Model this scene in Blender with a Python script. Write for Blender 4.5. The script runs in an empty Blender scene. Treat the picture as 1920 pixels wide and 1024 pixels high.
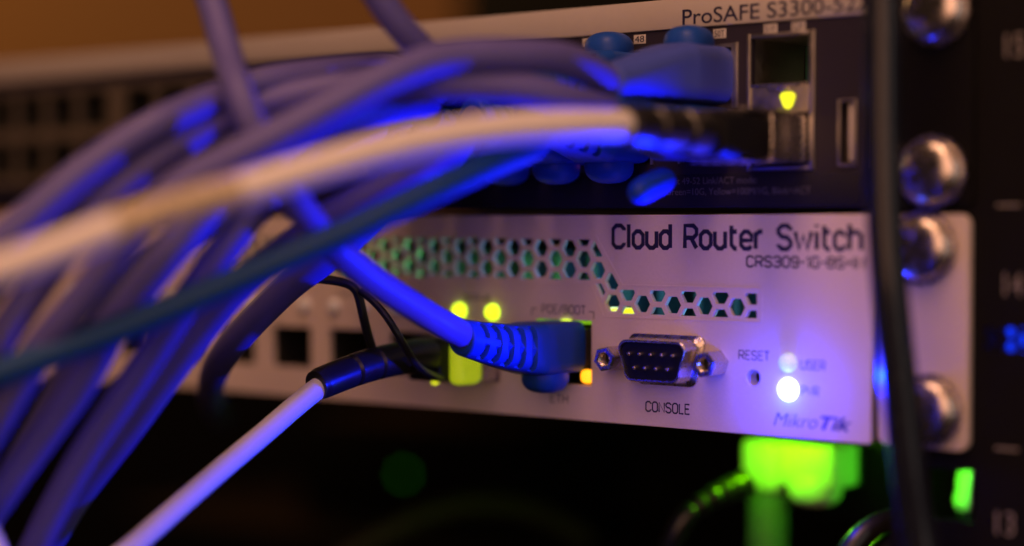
import bpy, bmesh, math, random
from mathutils import Vector, Matrix
random.seed(7)
S = 0.001                      # the scene is written in millimetres, built in metres
R = math.radians
sc = bpy.context.scene
COL = sc.collection

# ------------------------------------------------------------------ camera, world, lights
cd = bpy.data.cameras.new('camera'); cam = bpy.data.objects.new('camera', cd); COL.objects.link(cam)
cam.location = (0.18180, -0.32327, -0.0019)
cam.rotation_euler = (R(90 - 1.468), 0, R(40))
cd.sensor_width = 36; cd.lens = 67.34
cd.clip_start = 0.01; cd.clip_end = 20
cd.dof.use_dof = True; cd.dof.focus_distance = 0.395; cd.dof.aperture_fstop = 3.4
cd.dof.aperture_blades = 9
sc.camera = cam

w = bpy.data.worlds.new('World'); sc.world = w; w.use_nodes = True
w.node_tree.nodes['Background'].inputs[0].default_value = (1.0, 0.55, 0.38, 1)
w.node_tree.nodes['Background'].inputs[1].default_value = 0.011

def lamp(name, kind, loc, power, color, size=0.001, target=None, **k):
    l = bpy.data.lights.new(name, kind); o = bpy.data.objects.new(name, l); COL.objects.link(o)
    o.location = Vector(loc) * S; l.energy = power; l.color = color
    if kind == 'AREA':
        l.shape = 'RECTANGLE'; l.size = size; l.size_y = k.pop('size_y', size)
    else: l.shadow_soft_size = size
    for a, b in k.items(): setattr(l, a, b)
    if target is not None:
        o.rotation_euler = (Vector(target) * S - o.location).to_track_quat('-Z', 'Y').to_euler()
    return o
WARM = (1.0, 0.49, 0.29)
lamp('room_lamp', 'AREA', (280, -640, 250), 2.7, WARM, 0.7, target=(-60, 0, -20))
lamp('ceiling_lamp', 'AREA', (20, -330, 600), 2.5, WARM, 0.3, target=(-60, -40, 0))
lamp('room_bulb', 'AREA', (120, -380, 420), 0.16, (1.0, 0.50, 0.22), 0.035, target=(0, 0, 0))
lamp('added_streak_light', 'AREA', (560, -200, 60), 0.28, (1.0, 0.86, 0.78), 0.07, target=(10, 0, 0), size_y=0.5)  # tall soft light added for the streak on the chrome screws
lamp('wall_lamp', 'AREA', (-1500, 150, 500), 1.35, (1.0, 0.54, 0.20), 0.3, target=(-1000, 650, 150))
# light given off by the panel's blue power light, plus an added halo point
lamp('power_light_beam', 'SPOT', (-18.5, -1.6, -34.5), 0.92, (0.0, 0.010, 1.0), 0.0011,
     target=(-18.5, -100, -34.5), spot_size=R(158), spot_blend=0.35)
lamp('power_light_side', 'POINT', (-18.5, -2.8, -36.3), 0.032, (0.0, 0.004, 1.0), 0.0011)
lamp('added_halo_light', 'POINT', (-18.5, -11.0, -33.5), 0.0095, (0.05, 0.09, 1.0), 0.002)  # added in mid-air in place of the blue lens-glare halo
sc.view_settings.view_transform = 'Standard'; sc.view_settings.look = 'None'
sc.view_settings.exposure = 0; sc.view_settings.gamma = 1; sc.view_settings.use_curve_mapping = False
sc.cycles.max_bounces = 8; sc.cycles.sample_clamp_indirect = 4

# ------------------------------------------------------------------ materials
def mat(name, color, rough=0.5, metal=0.0, var=0.0, scale=900, bump=0.0, emit=None, estr=0, coat=0.0, trans=0.0, spec=0.5, sub=0.0):
    m = bpy.data.materials.new(name); m.use_nodes = True
    nt = m.node_tree; b = nt.nodes['Principled BSDF']
    b.inputs['Base Color'].default_value = (*color, 1); b.inputs['Roughness'].default_value = rough
    b.inputs['Metallic'].default_value = metal; b.inputs['Coat Weight'].default_value = coat
    b.inputs['Transmission Weight'].default_value = trans; b.inputs['Specular IOR Level'].default_value = spec
    if sub:
        b.inputs['Subsurface Weight'].default_value = sub; b.inputs['Subsurface Radius'].default_value = (1, 1, 1)
        b.inputs['Subsurface Scale'].default_value = 0.003
    if emit:
        b.inputs['Emission Color'].default_value = (*emit, 1); b.inputs['Emission Strength'].default_value = estr
    if var or bump:
        tc = nt.nodes.new('ShaderNodeTexCoord'); nz = nt.nodes.new('ShaderNodeTexNoise')
        nz.inputs['Scale'].default_value = scale; nz.inputs['Detail'].default_value = 5
        nt.links.new(tc.outputs['Object'], nz.inputs['Vector'])
        if var:
            mx = nt.nodes.new('ShaderNodeMix'); mx.data_type = 'RGBA'
            mx.inputs['A'].default_value = (*[c * (1 - var) for c in color], 1)
            mx.inputs['B'].default_value = (*[min(1, c * (1 + var)) for c in color], 1)
            nt.links.new(nz.outputs['Fac'], mx.inputs['Factor']); nt.links.new(mx.outputs['Result'], b.inputs['Base Color'])
            mr = nt.nodes.new('ShaderNodeMapRange'); mr.inputs['To Min'].default_value = max(0.05, rough - 0.12); mr.inputs['To Max'].default_value = min(1, rough + 0.12)
            nt.links.new(nz.outputs['Fac'], mr.inputs['Value']); nt.links.new(mr.outputs['Result'], b.inputs['Roughness'])
        if bump:
            bp = nt.nodes.new('ShaderNodeBump'); bp.inputs['Strength'].default_value = bump; bp.inputs['Distance'].default_value = 0.0003
            nt.links.new(nz.outputs['Fac'], bp.inputs['Height']); nt.links.new(bp.outputs['Normal'], b.inputs['Normal'])
    return m
M = {}
M['white_paint'] = mat('white_powder_coat', (0.70, 0.60, 0.57), 0.5, var=0.06, scale=1500, bump=0.2)
M['ink'] = mat('printed_ink', (0.012, 0.012, 0.05), 0.5)
M['soft_ink'] = mat('grey_printed_ink', (0.075, 0.068, 0.085), 0.5)
M['logo_ink'] = mat('logo_ink', (0.05, 0.06, 0.24), 0.5)
M['blue_pvc'] = mat('blue_cable_jacket', (0.11, 0.10, 0.345), 0.45, var=0.10, scale=260, bump=0.12, spec=0.3)
M['blue_boot'] = mat('blue_boot_plastic', (0.010, 0.06, 0.36), 0.45, var=0.06, scale=500, bump=0.1, spec=0.25)
M['violet_boot'] = mat('violet_boot_plastic', (0.06, 0.09, 0.46), 0.5, var=0.06, scale=500, spec=0.25)
M['clear_plug'] = mat('smoky_plug_plastic', (0.07, 0.06, 0.06), 0.25, trans=0.3)
M['navy_plastic'] = mat('navy_insulator_plastic', (0.004, 0.005, 0.03), 0.5, spec=0.2)
M['white_pvc'] = mat('white_cable_jacket', (0.80, 0.76, 0.76), 0.4, var=0.05, scale=300, bump=0.06)
M['teal_pvc'] = mat('teal_cable_jacket', (0.008, 0.06, 0.19), 0.5, var=0.08, scale=300, bump=0.06, spec=0.25)
M['black_pvc'] = mat('black_cable_jacket', (0.011, 0.014, 0.026), 0.24, var=0.1, scale=300)
M['olive_pvc'] = mat('olive_cable_jacket', (0.025, 0.025, 0.007), 0.6, var=0.1, scale=200)
M['black_rubber'] = mat('black_rubber', (0.012, 0.012, 0.014), 0.34, var=0.1, scale=500)
M['black_plastic'] = mat('black_plastic', (0.008, 0.008, 0.011), 0.5, spec=0.25)
M['black_paint'] = mat('black_powder_coat', (0.0055, 0.005, 0.006), 0.55, var=0.15, scale=900, bump=0.15, spec=0.12)
M['dark_face'] = mat('aubergine_paint', (0.022, 0.018, 0.034), 0.5, var=0.08, scale=900, bump=0.1, spec=0.3)
M['lip_face'] = mat('deep_navy_paint', (0.010, 0.009, 0.024), 0.55, var=0.08, scale=900, spec=0.2)
M['strip'] = mat('pale_grey_strip', (0.42, 0.385, 0.37), 0.5, var=0.04, scale=700)
M['bezel'] = mat('dull_bronze_bezel', (0.15, 0.125, 0.10), 0.5, 0.3, var=0.1, scale=600)
M['steel'] = mat('nickel_steel', (0.62, 0.58, 0.55), 0.27, 1.0, var=0.06, scale=700)
M['chrome'] = mat('chrome', (0.70, 0.64, 0.61), 0.27, 1.0)
M['shield'] = mat('tin_shield', (0.50, 0.47, 0.44), 0.38, 1.0, var=0.08, scale=600)
M['dark_metal'] = mat('dark_cage_inside', (0.03, 0.03, 0.028), 0.6, 0.4)
M['gold'] = mat('pin_metal', (0.9, 0.78, 0.68), 0.25, 1.0)
M['pcb'] = mat('green_circuit_board', (0.02, 0.14, 0.07), 0.45, var=0.4, scale=350)
M['inside'] = mat('bare_inside_sheet', (0.16, 0.17, 0.17), 0.5, 0.3)
M['label'] = mat('pale_label', (0.50, 0.47, 0.46), 0.5)
M['wall'] = mat('tan_wall_paint', (0.46, 0.24, 0.085), 0.8, var=0.05, scale=6)
M['white_num'] = mat('rail_number_paint', (0.22, 0.20, 0.20), 0.5)
M['faint_num'] = mat('faint_grey_ink', (0.10, 0.09, 0.11), 0.5)
M['led_blue'] = mat('power_light_lens', (0.6, 0.7, 0.9), 0.3, emit=(0.62, 0.80, 1.0), estr=6)
M['led_off'] = mat('clear_light_lens', (0.88, 0.92, 0.95), 0.2, spec=0.7)
M['led_dim'] = mat('user_lens_spill_glow', (0.85, 0.9, 0.95), 0.2, emit=(0.40, 0.66, 1.0), estr=0.45)  # spill from the power light beside it, put in as emission
M['led_green'] = mat('green_light_lens', (0.3, 0.5, 0.05), 0.3, emit=(0.66, 0.95, 0.01), estr=2.2)
M['led_core'] = mat('yellow_light_core', (0.6, 0.5, 0.05), 0.3, emit=(1.0, 0.78, 0.02), estr=2.0)
M['led_amber'] = mat('amber_light_lens', (0.7, 0.4, 0.05), 0.3, emit=(1.0, 0.36, 0.008), estr=2.1)
M['led_yellow'] = mat('yellow_green_lens', (0.5, 0.6, 0.05), 0.3, emit=(0.86, 0.92, 0.01), estr=1.2)
M['led_far'] = mat('far_green_light', (0.02, 0.3, 0.02), 0.3, emit=(0.05, 0.75, 0.01), estr=0.24)
M['bar_green'] = mat('green_light_bar', (0.2, 0.4, 0.02), 0.4, emit=(0.25, 0.70, 0.0), estr=0.5)
M['shaded_green'] = mat('shaded_green_jacket', (0.10, 0.17, 0.13), 0.45, var=0.1, scale=300)  # shade below the lit plug is put into this darker colour
M['glow_deep_blue'] = mat('added_blue_glow', (0.02, 0.05, 0.5), 0.4, emit=(0.004, 0.035, 1.0), estr=1.3)
M['latch_green'] = mat('lime_latch_glow', (0.62, 0.80, 0.08), 0.4, emit=(0.62, 0.80, 0.005), estr=0.4)  # light caught from the port LED, put into the latch as emission
M['pale_boot'] = mat('pale_boot_plastic', (0.70, 0.78, 0.66), 0.35, sub=0.25)
M['label_wrap'] = mat('cable_label_wrap', (0.50, 0.42, 0.30), 0.5, var=0.15, scale=300)

# ------------------------------------------------------------------ mesh helpers (mm)
class MB:
    def __init__(s): s.v = []; s.f = []
    def add(s, vs, fs):
        n = len(s.v); s.v += [tuple(v) for v in vs]; s.f += [tuple(i + n for i in f) for f in fs]; return s
    def box(s, x0, x1, y0, y1, z0, z1, r=0, seg=2):
        if not r:
            vs = [(x, y, z) for x in (x0, x1) for y in (y0, y1) for z in (z0, z1)]
            return s.add(vs, [(0, 1, 3, 2), (4, 6, 7, 5), (0, 4, 5, 1), (2, 3, 7, 6), (0, 2, 6, 4), (1, 5, 7, 3)])
        bm = bmesh.new(); bmesh.ops.create_cube(bm, size=1)
        for v in bm.verts: v.co = Vector(((x0 + x1) / 2 + v.co.x * (x1 - x0), (y0 + y1) / 2 + v.co.y * (y1 - y0), (z0 + z1) / 2 + v.co.z * (z1 - z0)))
        bmesh.ops.bevel(bm, geom=bm.edges[:], offset=r, segments=seg, affect='EDGES', profile=0.5)
        return s.bm(bm)
    def bm(s, bm):
        bm.verts.index_update(); s.add([v.co[:] for v in bm.verts], [[v.index for v in f.verts] for f in bm.faces]); bm.free(); return s
    def loft(s, rings, cap=True):
        n = len(rings[0]); vs = [p for r in rings for p in r]; fs = []
        for i in range(len(rings) - 1):
            for j in range(n):
                k = (j + 1) % n; fs.append((i * n + j, i * n + k, (i + 1) * n + k, (i + 1) * n + j))
        if cap: fs += [tuple(range(n - 1, -1, -1)), tuple((len(rings) - 1) * n + j for j in range(n))]
        return s.add(vs, fs)
    def tube(s, path, rad, n=20):
        P = [Vector(p) for p in path]; rings = []; nrm = None
        for i, p in enumerate(P):
            t = (P[min(i + 1, len(P) - 1)] - P[max(i - 1, 0)]).normalized()
            if nrm is None: nrm = t.orthogonal().normalized()
            nrm = (nrm - t * nrm.dot(t)).normalized(); bn = t.cross(nrm)
            rr = rad[i] if isinstance(rad, (list, tuple)) else rad
            rings.append([p + rr * (math.cos(2 * math.pi * j / n) * nrm + math.sin(2 * math.pi * j / n) * bn) for j in range(n)])
        return s.loft(rings)
    def cyl(s, x, z, y0, y1, r, n=28, r1=None):
        return s.loft([[(x + rr * math.cos(2 * math.pi * j / n), y, z + rr * math.sin(2 * math.pi * j / n)) for j in range(n)] for y, rr in ((y0, r), (y1, r if r1 is None else r1))])
    def lathe(s, x, z, prof, n=32):      # profile of (y, r)
        return s.loft([[(x + r * math.cos(2 * math.pi * j / n), y, z + r * math.sin(2 * math.pi * j / n)) for j in range(n)] for y, r in prof])
    def prism(s, poly, y0, y1):          # polygon in x,z
        return s.loft([[(x, y, z) for x, z in poly] for y in (y0, y1)])
    def ball(s, c, h, n=24, m=14, e=1.0):
        rings = []
        for i in range(m + 1):
            a = -math.pi / 2 + math.pi * (0.02 + 0.96 * i / m); sg = lambda q: math.copysign(abs(q) ** e, q)
            rings.append([(c[0] + h[0] * sg(math.cos(a)) * sg(math.cos(2 * math.pi * j / n)), c[1] + h[1] * sg(math.sin(a)), c[2] + h[2] * sg(math.cos(a)) * sg(math.sin(2 * math.pi * j / n))) for j in range(n)])
        return s.loft(rings)

def base(o):
    p = Vector((0, 0, 0))
    while o is not None: p = p + o.location; o = o.parent
    return p
def place(name, me, m, parent, smooth=35):
    me.name = name
    if m is not None: me.materials.clear(); me.materials.append(m)
    if smooth:
        me.shade_smooth(); me.set_sharp_from_angle(angle=R(smooth))
    o = bpy.data.objects.new(name, me); COL.objects.link(o)
    if parent is not None: o.parent = parent
    return o
def obj(name, mb, m, parent=None, smooth=35, origin=None):
    org = base(parent) / S if parent is not None else Vector(origin or (0, 0, 0))
    me = bpy.data.meshes.new(name)
    me.from_pydata([(Vector(v) - org) * S for v in mb.v], [], mb.f)
    bm = bmesh.new(); bm.from_mesh(me); bmesh.ops.recalc_face_normals(bm, faces=bm.faces[:]); bm.to_mesh(me); bm.free()
    o = place(name, me, m, parent, smooth)
    if parent is None: o.location = org * S
    return o
def thing(name, label, cat, loc=(0, 0, 0), group=None):
    o = bpy.data.objects.new(name, None); COL.objects.link(o); o.location = Vector(loc) * S
    o.empty_display_size = 0.01; o['label'] = label; o['category'] = cat
    if group: o['group'] = group
    return o
def tag(o, label, cat, group=None):
    o['label'] = label; o['category'] = cat
    if group: o['group'] = group
    return o
def copy_tree(o, parent=None):
    c = o.copy(); COL.objects.link(c); c.parent = parent
    for ch in list(o.children): copy_tree(ch, c)
    return c

def curve_mesh(cu, xf):
    """turn a curve datablock into a mesh, its points passed through xf (mm in, mm out)"""
    o = bpy.data.objects.new('tmp', cu); COL.objects.link(o); bpy.context.view_layer.update()
    me = bpy.data.meshes.new_from_object(o.evaluated_get(bpy.context.evaluated_depsgraph_get()))
    bpy.data.objects.remove(o); bpy.data.curves.remove(cu)
    for v in me.vertices: v.co = xf(v.co)
    return me
def plate(name, loops, y0, y1, m, parent, bevel=0.0, smooth=30):
    """flat plate in x,z with holes (even-odd), front face at y0, back at y1"""
    cu = bpy.data.curves.new('p', 'CURVE'); cu.dimensions = '2D'; cu.fill_mode = 'BOTH'
    cu.extrude = (y1 - y0) / 2 - bevel; cu.bevel_depth = bevel; cu.bevel_resolution = 1; cu.offset = -bevel
    for lp in loops:
        sp = cu.splines.new('POLY'); sp.points.add(len(lp) - 1); sp.use_cyclic_u = True
        for p, (x, z) in zip(sp.points, lp): p.co = (x, z, 0, 1)
    org = base(parent) / S if parent is not None else Vector((0, 0, 0))
    me = curve_mesh(cu, lambda c: (Vector((c.x, (y0 + y1) / 2 - c.z, c.y)) - org) * S)
    return place(name, me, m, parent, smooth)
def rrect(x0, x1, z0, z1, r=0.0, n=5):
    if r <= 0: return [(x0, z0), (x1, z0), (x1, z1), (x0, z1)]
    o = []
    for cx, cz, a in ((x1 - r, z0 + r, -90), (x1 - r, z1 - r, 0), (x0 + r, z1 - r, 90), (x0 + r, z0 + r, 180)):
        for i in range(n + 1):
            t = R(a + 90 * i / n); o.append((cx + r * math.cos(t), cz + r * math.sin(t)))
    return o
def circ(x, z, r, n=24): return [(x + r * math.cos(2 * math.pi * i / n), z + r * math.sin(2 * math.pi * i / n)) for i in range(n)]

# lettering: a squared stroke alphabet for the white switch, the built-in face elsewhere
C_ = 0.16
def _o(w): return [(C_, 0), (w - C_, 0), (w, C_), (w, 1 - C_), (w - C_, 1), (C_, 1), (0, 1 - C_), (0, C_), (C_, 0)]
def _lo(w, h=0.74): return [(C_, 0), (w - C_, 0), (w, C_), (w, h - C_), (w - C_, h), (C_, h), (0, h - C_), (0, C_), (C_, 0)]
G = {
 'C': (.58, [[(.58, .78), (.58, 1 - C_), (.58 - C_, 1), (C_, 1), (0, 1 - C_), (0, C_), (C_, 0), (.58 - C_, 0), (.58, C_), (.58, .22)]]),
 'l': (.08, [[(.04, 0), (.04, 1.06)]]), 'i': (.08, [[(.04, 0), (.04, .74)], [(.04, .95), (.04, 1.04)]]),
 'o': (.50, [_lo(.5)]), 'u': (.50, [[(0, .74), (0, C_), (C_, 0), (.5 - C_, 0), (.5, C_)], [(.5, .74), (.5, 0)]]),
 'd': (.50, [_lo(.5), [(.5, 0), (.5, 1.06)]]), 'h': (.50, [[(0, 0), (0, 1.06)], [(0, .74 - C_), (C_, .74), (.5 - C_, .74), (.5, .74 - C_), (.5, 0)]]),
 'R': (.58, [[(0, 0), (0, 1), (.58 - C_, 1), (.58, 1 - C_), (.58, .46 + C_), (.58 - C_, .46), (0, .46)], [(.3, .46), (.58, 0)]]),
 't': (.36, [[(.1, 1), (.1, C_), (.1 + C_, 0), (.36, 0)], [(0, .74), (.36, .74)]]),
 'e': (.50, [[(.5, .12), (.5 - .12, 0), (C_, 0), (0, C_), (0, .74 - C_), (C_, .74), (.5 - C_, .74), (.5, .74 - C_), (.5, .36), (0, .36)]]),
 'r': (.32, [[(0, 0), (0, .74)], [(0, .74 - C_), (C_, .74), (.32, .74)]]),
 'S': (.58, [[(.58, .8), (.58, 1 - C_), (.58 - C_, 1), (C_, 1), (0, 1 - C_), (0, .54 + C_), (C_, .53), (.58 - C_, .49), (.58, .47 - C_), (.58, C_), (.58 - C_, 0), (C_, 0), (0, C_), (0, .2)]]),
 'w': (.74, [[(0, .74), (.18, 0), (.37, .6), (.56, 0), (.74, .74)]]),
 'c': (.46, [[(.46, .56), (.46, .74 - C_), (.46 - C_, .74), (C_, .74), (0, .74 - C_), (0, C_), (C_, 0), (.46 - C_, 0), (.46, C_), (.46, .18)]]),
 '0': (.56, [_o(.56)]), 'O': (.58, [_o(.58)]), '1': (.24, [[(0, .8), (.2, 1), (.2, 0)]]),
 '3': (.56, [[(0, .82), (0, 1 - C_ + .04), (C_, 1), (.56 - C_, 1), (.56, 1 - C_), (.56, .52 + C_), (.5, .52), (.56, .5 - C_), (.56, C_), (.56 - C_, 0), (C_, 0), (0, C_), (0, .18)], [(.16, .52), (.5, .52)]]),
 '9': (.56, [[(.56, .46), (C_, .46), (0, .46 + C_), (0, 1 - C_), (C_, 1), (.56 - C_, 1), (.56, 1 - C_), (.56, C_), (.56 - C_, 0), (C_, 0), (0, C_)]]),
 '8': (.56, [_o(.56), [(.04, .52), (.52, .52)]]), '-': (.3, [[(0, .5), (.3, .5)]]), '+': (.4, [[(0, .5), (.4, .5)], [(.2, .28), (.2, .72)]]),
 'G': (.58, [[(.58, .8), (.58, 1 - C_), (.58 - C_, 1), (C_, 1), (0, 1 - C_), (0, C_), (C_, 0), (.58 - C_, 0), (.58, C_), (.58, .5), (.32, .5)]]),
 'I': (.08, [[(.04, 0), (.04, 1)]]), 'N': (.6, [[(0, 0), (0, 1), (.6, 0), (.6, 1)]]),
 'P': (.56, [[(0, 0), (0, 1), (.56 - C_, 1), (.56, 1 - C_), (.56, .44 + C_), (.56 - C_, .44), (0, .44)]]),
 'E': (.5, [[(.5, 0), (0, 0), (0, 1), (.5, 1)], [(0, .52), (.42, .52)]]), '/': (.4, [[(0, -.08), (.4, 1.08)]]),
 'B': (.58, [[(0, 0), (0, 1), (.54 - C_, 1), (.54, 1 - C_), (.54, .54 + C_), (.5, .53), (.58, .5 - C_), (.58, C_), (.58 - C_, 0), (0, 0)], [(0, .53), (.5, .53)]]),
 'T': (.54, [[(0, 1), (.54, 1)], [(.27, 1), (.27, 0)]]), 'H': (.56, [[(0, 0), (0, 1)], [(.56, 0), (.56, 1)], [(0, .52), (.56, .52)]]),
 'L': (.46, [[(0, 1), (0, 0), (.46, 0)]]), 'U': (.58, [[(0, 1), (0, C_), (C_, 0), (.58 - C_, 0), (.58, C_), (.58, 1)]]),
 'W': (.8, [[(0, 1), (.2, 0), (.4, .8), (.6, 0), (.8, 1)]]), 'F': (.5, [[(0, 0), (0, 1), (.5, 1)], [(0, .52), (.42, .52)]]), 'Q': (.58, [_o(.58)]), ' ': (.34, [])}
def stroke_text(name, txt, x0, x1, zb, cap, wt, m, parent, y=0.0):
    adv = 0; items = []; gap = .2
    for ch in txt:
        wd, st = G[ch]; items.append((adv, st)); adv += wd + gap
    adv -= gap; sx = (x1 - x0) / adv
    cu = bpy.data.curves.new('t', 'CURVE'); cu.dimensions = '3D'; cu.bevel_depth = wt / 2; cu.bevel_resolution = 2; cu.use_fill_caps = True
    for a, st in items:
        for pl in st:
            sp = cu.splines.new('POLY'); cyc = pl[0] == pl[-1]; q = pl[:-1] if cyc else pl
            sp.points.add(len(q) - 1); sp.use_cyclic_u = cyc
            for p, (x, z) in zip(sp.points, q): p.co = (x0 + (a + x) * sx, zb + z * cap, 0, 1)
    org = base(parent) / S
    me = curve_mesh(cu, lambda c: (Vector((c.x, y - 0.01 - c.z * 0.06, c.y)) - org) * S)
    return place(name, me, m, parent, 0)
def face_text(name, txt, x0, x1, zb, cap, m, parent, y=0.0, shear=0.0, offset=0.0, dim=None):
    cu = bpy.data.curves.new('t', 'FONT'); cu.body = txt; cu.size = 1; cu.shear = shear; cu.offset = offset; cu.extrude = 0.01
    org = base(parent) / S if parent is not None else Vector((0, 0, 0))
    me = curve_mesh(cu, lambda c: c.copy())
    xs = [v.co.x for v in me.vertices]; a, b = min(xs), max(xs); zs = [v.co.y for v in me.vertices]; zt = max(zs) if dim is None else dim
    for v in me.vertices:
        x, z, d = v.co
        v.co = (Vector((x0 + (x - a) / (b - a) * (x1 - x0), y - 0.02 - d * 2, zb + z / zt * cap)) - org) * S
    return place(name, me, m, parent, 0)

# ------------------------------------------------------------------ setting: wall, rear of the rack
obj('wall', MB().box(-2600, 1200, 700, 720, -900, 1500), M['wall'])['kind'] = 'structure'
o = obj('rear_panel', MB().box(-1100, 160, 420, 423, -520, -46, 0), M['black_paint'], origin=(-470, 420, -520)); tag(o, 'black sheet closing the rack behind the empty slot under the white switch', 'rear panel')
o = obj('server_cabinet', MB().box(-549, 320, 500, 640, -500, 620, 3), M['black_paint'], origin=(-150, 560, -500)); tag(o, 'black cabinet standing by the tan wall behind the top switch', 'cabinet')

# ------------------------------------------------------------------ rack rail
rail = thing('rack_rail', 'black vertical rack rail with painted unit numbers and mounting holes', 'rack rail', (25, 8, -160))
holes = [rrect(8.2 + (2.6 if z < -45 else 0), 17.8 + (2.6 if z < -45 else 0), z - 4.75, z + 4.75, 0.5, 2) for z in (82.5, 66.5, 38, 22.2, 7.8, -6.4, -22.2, -36.7, -52.4, -67.8, -81.5)]
def hexa(x, z, r, rot=0): return [(x + r * math.cos(R(60 * i + rot)), z + r * math.sin(R(60 * i + rot))) for i in range(6)]
def clip(poly, win):
    out = list(poly)
    for i in range(len(win)):
        a, b = win[i], win[(i + 1) % len(win)]; ins = lambda p: (b[0] - a[0]) * (p[1] - a[1]) - (b[1] - a[1]) * (p[0] - a[0]) >= -1e-9
        src, out = out, []
        for j in range(len(src)):
            p, q = src[j], src[(j + 1) % len(src)]
            if ins(p): out.append(p)
            if ins(p) != ins(q):
                d1 = (b[0] - a[0]) * (p[1] - a[1]) - (b[1] - a[1]) * (p[0] - a[0]); d2 = (b[0] - a[0]) * (q[1] - a[1]) - (b[1] - a[1]) * (q[0] - a[0])
                t = d1 / (d1 - d2); out.append((p[0] + (q[0] - p[0]) * t, p[1] + (q[1] - p[1]) * t))
        if not out: return []
    return out
def area(p): return abs(sum(p[i][0] * p[(i + 1) % len(p)][1] - p[(i + 1) % len(p)][0] * p[i][1] for i in range(len(p)))) / 2
slot = rrect(22.2, 35, -25.2, -20.8)
hx = []
for k in range(-1, 6):
    for n in (-1, 0, 1):
        c = clip(slot, hexa(24.4 + k * 2.45, -23.0 + (n + (k % 2) * .5) * 2.85, 1.3))
        if len(c) > 2 and area(c) > .25: hx.append(c)
plate('face', [rrect(3, 52, -160, 160)] + holes + hx, 2.2, 4.2, M['black_paint'], rail)
obj('return_flange', MB().box(50, 52, 4.21, 40, -160, 160), M['black_paint'], rail)
obj('added_hex_glow', MB().box(24, 36, 7, 8, -26, -19.5), M['glow_deep_blue'], rail)  # glowing plate added behind the hex cuts to make blue marks
for n, z in (('15', 28.4), ('14', -15.0), ('13', -58.8)):
    face_text('number', n, 25.9 if n != '13' else 24.6, 29.6 if n != '13' else 28.3, z, 4.2, M['white_num'], rail, y=2.2)
for z in (1.5, -43.0): obj('unit_mark', MB().box(24.4, 29.0, 2.14, 2.19, z - .25, z + .25), M['white_num'], rail)

# screws
def screw(x, z, y, label, rot):
    t = thing('rack_screw', label, 'screw', (x, y, z), 'chrome screws fixing the switches to the rail')
    prof = [(0.0, 5.7), (-.5, 6.0), (-1.2, 5.9), (-1.9, 5.3), (-2.4, 4.2), (-2.75, 2.7), (-2.9, 1.2)]
    bm = bmesh.new(); n = 40
    h = MB().lathe(0, 0, [(y_, r) for y_, r in prof], n)
    o = obj('head', MB().add([(v[0] + x, v[1] + y, v[2] + z) for v in h.v], h.f), M['chrome'], t, 50)
    k = MB()
    for a in (rot, rot + 90):
        c, s_ = math.cos(R(a)), math.sin(R(a)); pts = [(-3.3, -.7), (3.3, -.7), (3.3, .7), (-3.3, .7)]
        k.prism([(x + p * c - q * s_, z + p * s_ + q * c) for p, q in pts], y - 2.97 - (0.03 if a == rot else 0), y - 1.8)
    obj('cross_recess', k, M['dark_metal'], t); bm.free()
    obj('washer', MB().cyl(x, z, y - .02, y + .6, 6.9), M['steel'], t)
    return t
screw(13.0, 37.9, -.2, 'chrome screw cut by the top edge above the black ear', 20)
screw(12.4, 7.8, -.2, 'big chrome domed screw on the black ear above the white ear', 35)
screw(10.9, -6.4, -.8, 'chrome screw at the top of the white ear', 60)
screw(12.2, -36.7, -.8, 'chrome screw at the bottom of the white ear', 10)

# ------------------------------------------------------------------ the white switch
crs = thing('network_switch', 'white network switch with honeycomb vent, serial port and bright blue power light', 'network switch', (-136, 0, -44))
vent = [(-62.8, -20.75), (-25.9, -20.75), (-25.9, -15.75), (-59.6, -15.75), (-66.9, -5.2), (-196, -5.2), (-196, -13.9), (-66.7, -13.9)]
vh = []
for k in range(-36, 10):
    for n in range(-2, 6):
        c = clip(vent, hexa(-54.03 + 3.9 * k, -18.62 + 4.58 * (n + (k % 2) * .5), 1.98))
        if len(c) > 2 and area(c) > 1.0: vh.append(c)
sfp_x = [-106.7 - 20 * i for i in range(8)]
loops = [rrect(-272, 0, -44, 0, 1.0)] + vh
loops += [rrect(x, x + 13.7, -36.9, -26.9, .3, 2) for x in sfp_x]
loops += [circ(x + 6.85 + d, -21.5, 1.75) for x in sfp_x for d in (-4.9, 4.9)]
loops += [[(-82.6, -22.6), (-67.4, -22.6), (-67.4, -36.4), (-82.6, -36.4)]]
loops += [circ(-26.6, -32.6, 1.6), circ(-18.5, -29.2, 2.0), circ(-18.5, -34.5, 2.2)]
plate('front_panel', loops, 0.0, 1.2, M['white_paint'], crs, bevel=0.12)
# shallow pressed surround of the vent
def offset_vent(d): return [(-64.0 - d * .7, -21.3 - d), (-25.0 + d, -21.3 - d), (-25.0 + d, -15.0 + d), (-59.2 + d * .5, -15.0 + d), (-66.4 + d * .5, -4.6 + d), (-197 - d, -4.6 + d), (-197 - d, -14.6 - d), (-67.4 - d * .5, -14.6 - d)]
plate('vent_ridge', [offset_vent(.42), offset_vent(.0)], -0.10, -0.002, M['white_paint'], crs, bevel=0.045)
b = MB(); b.box(-271.6, -.4, 1.25, 190, -1.0, -.2); b.box(-271.6, -.4, 1.25, 190, -43.8, -43.0); b.box(-271.6, -270.8, 1.25, 190, -42.9, -1.1); b.box(-1.2, -.4, 1.25, 190, -42.9, -1.1); b.box(-270.7, -1.3, 189.2, 190, -42.9, -1.1)
obj('chassis', b, M['inside'], crs)
obj('circuit_board', MB().box(-268, -3, 4, 150, -39.6, -38.2), M['pcb'], crs)
hs = MB()
for i in range(14): hs.box(-184 + i * 10, -182.4 + i * 10, 34, 110, -38.1, -9)
obj('heat_sink', hs, M['inside'], crs)
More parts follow.
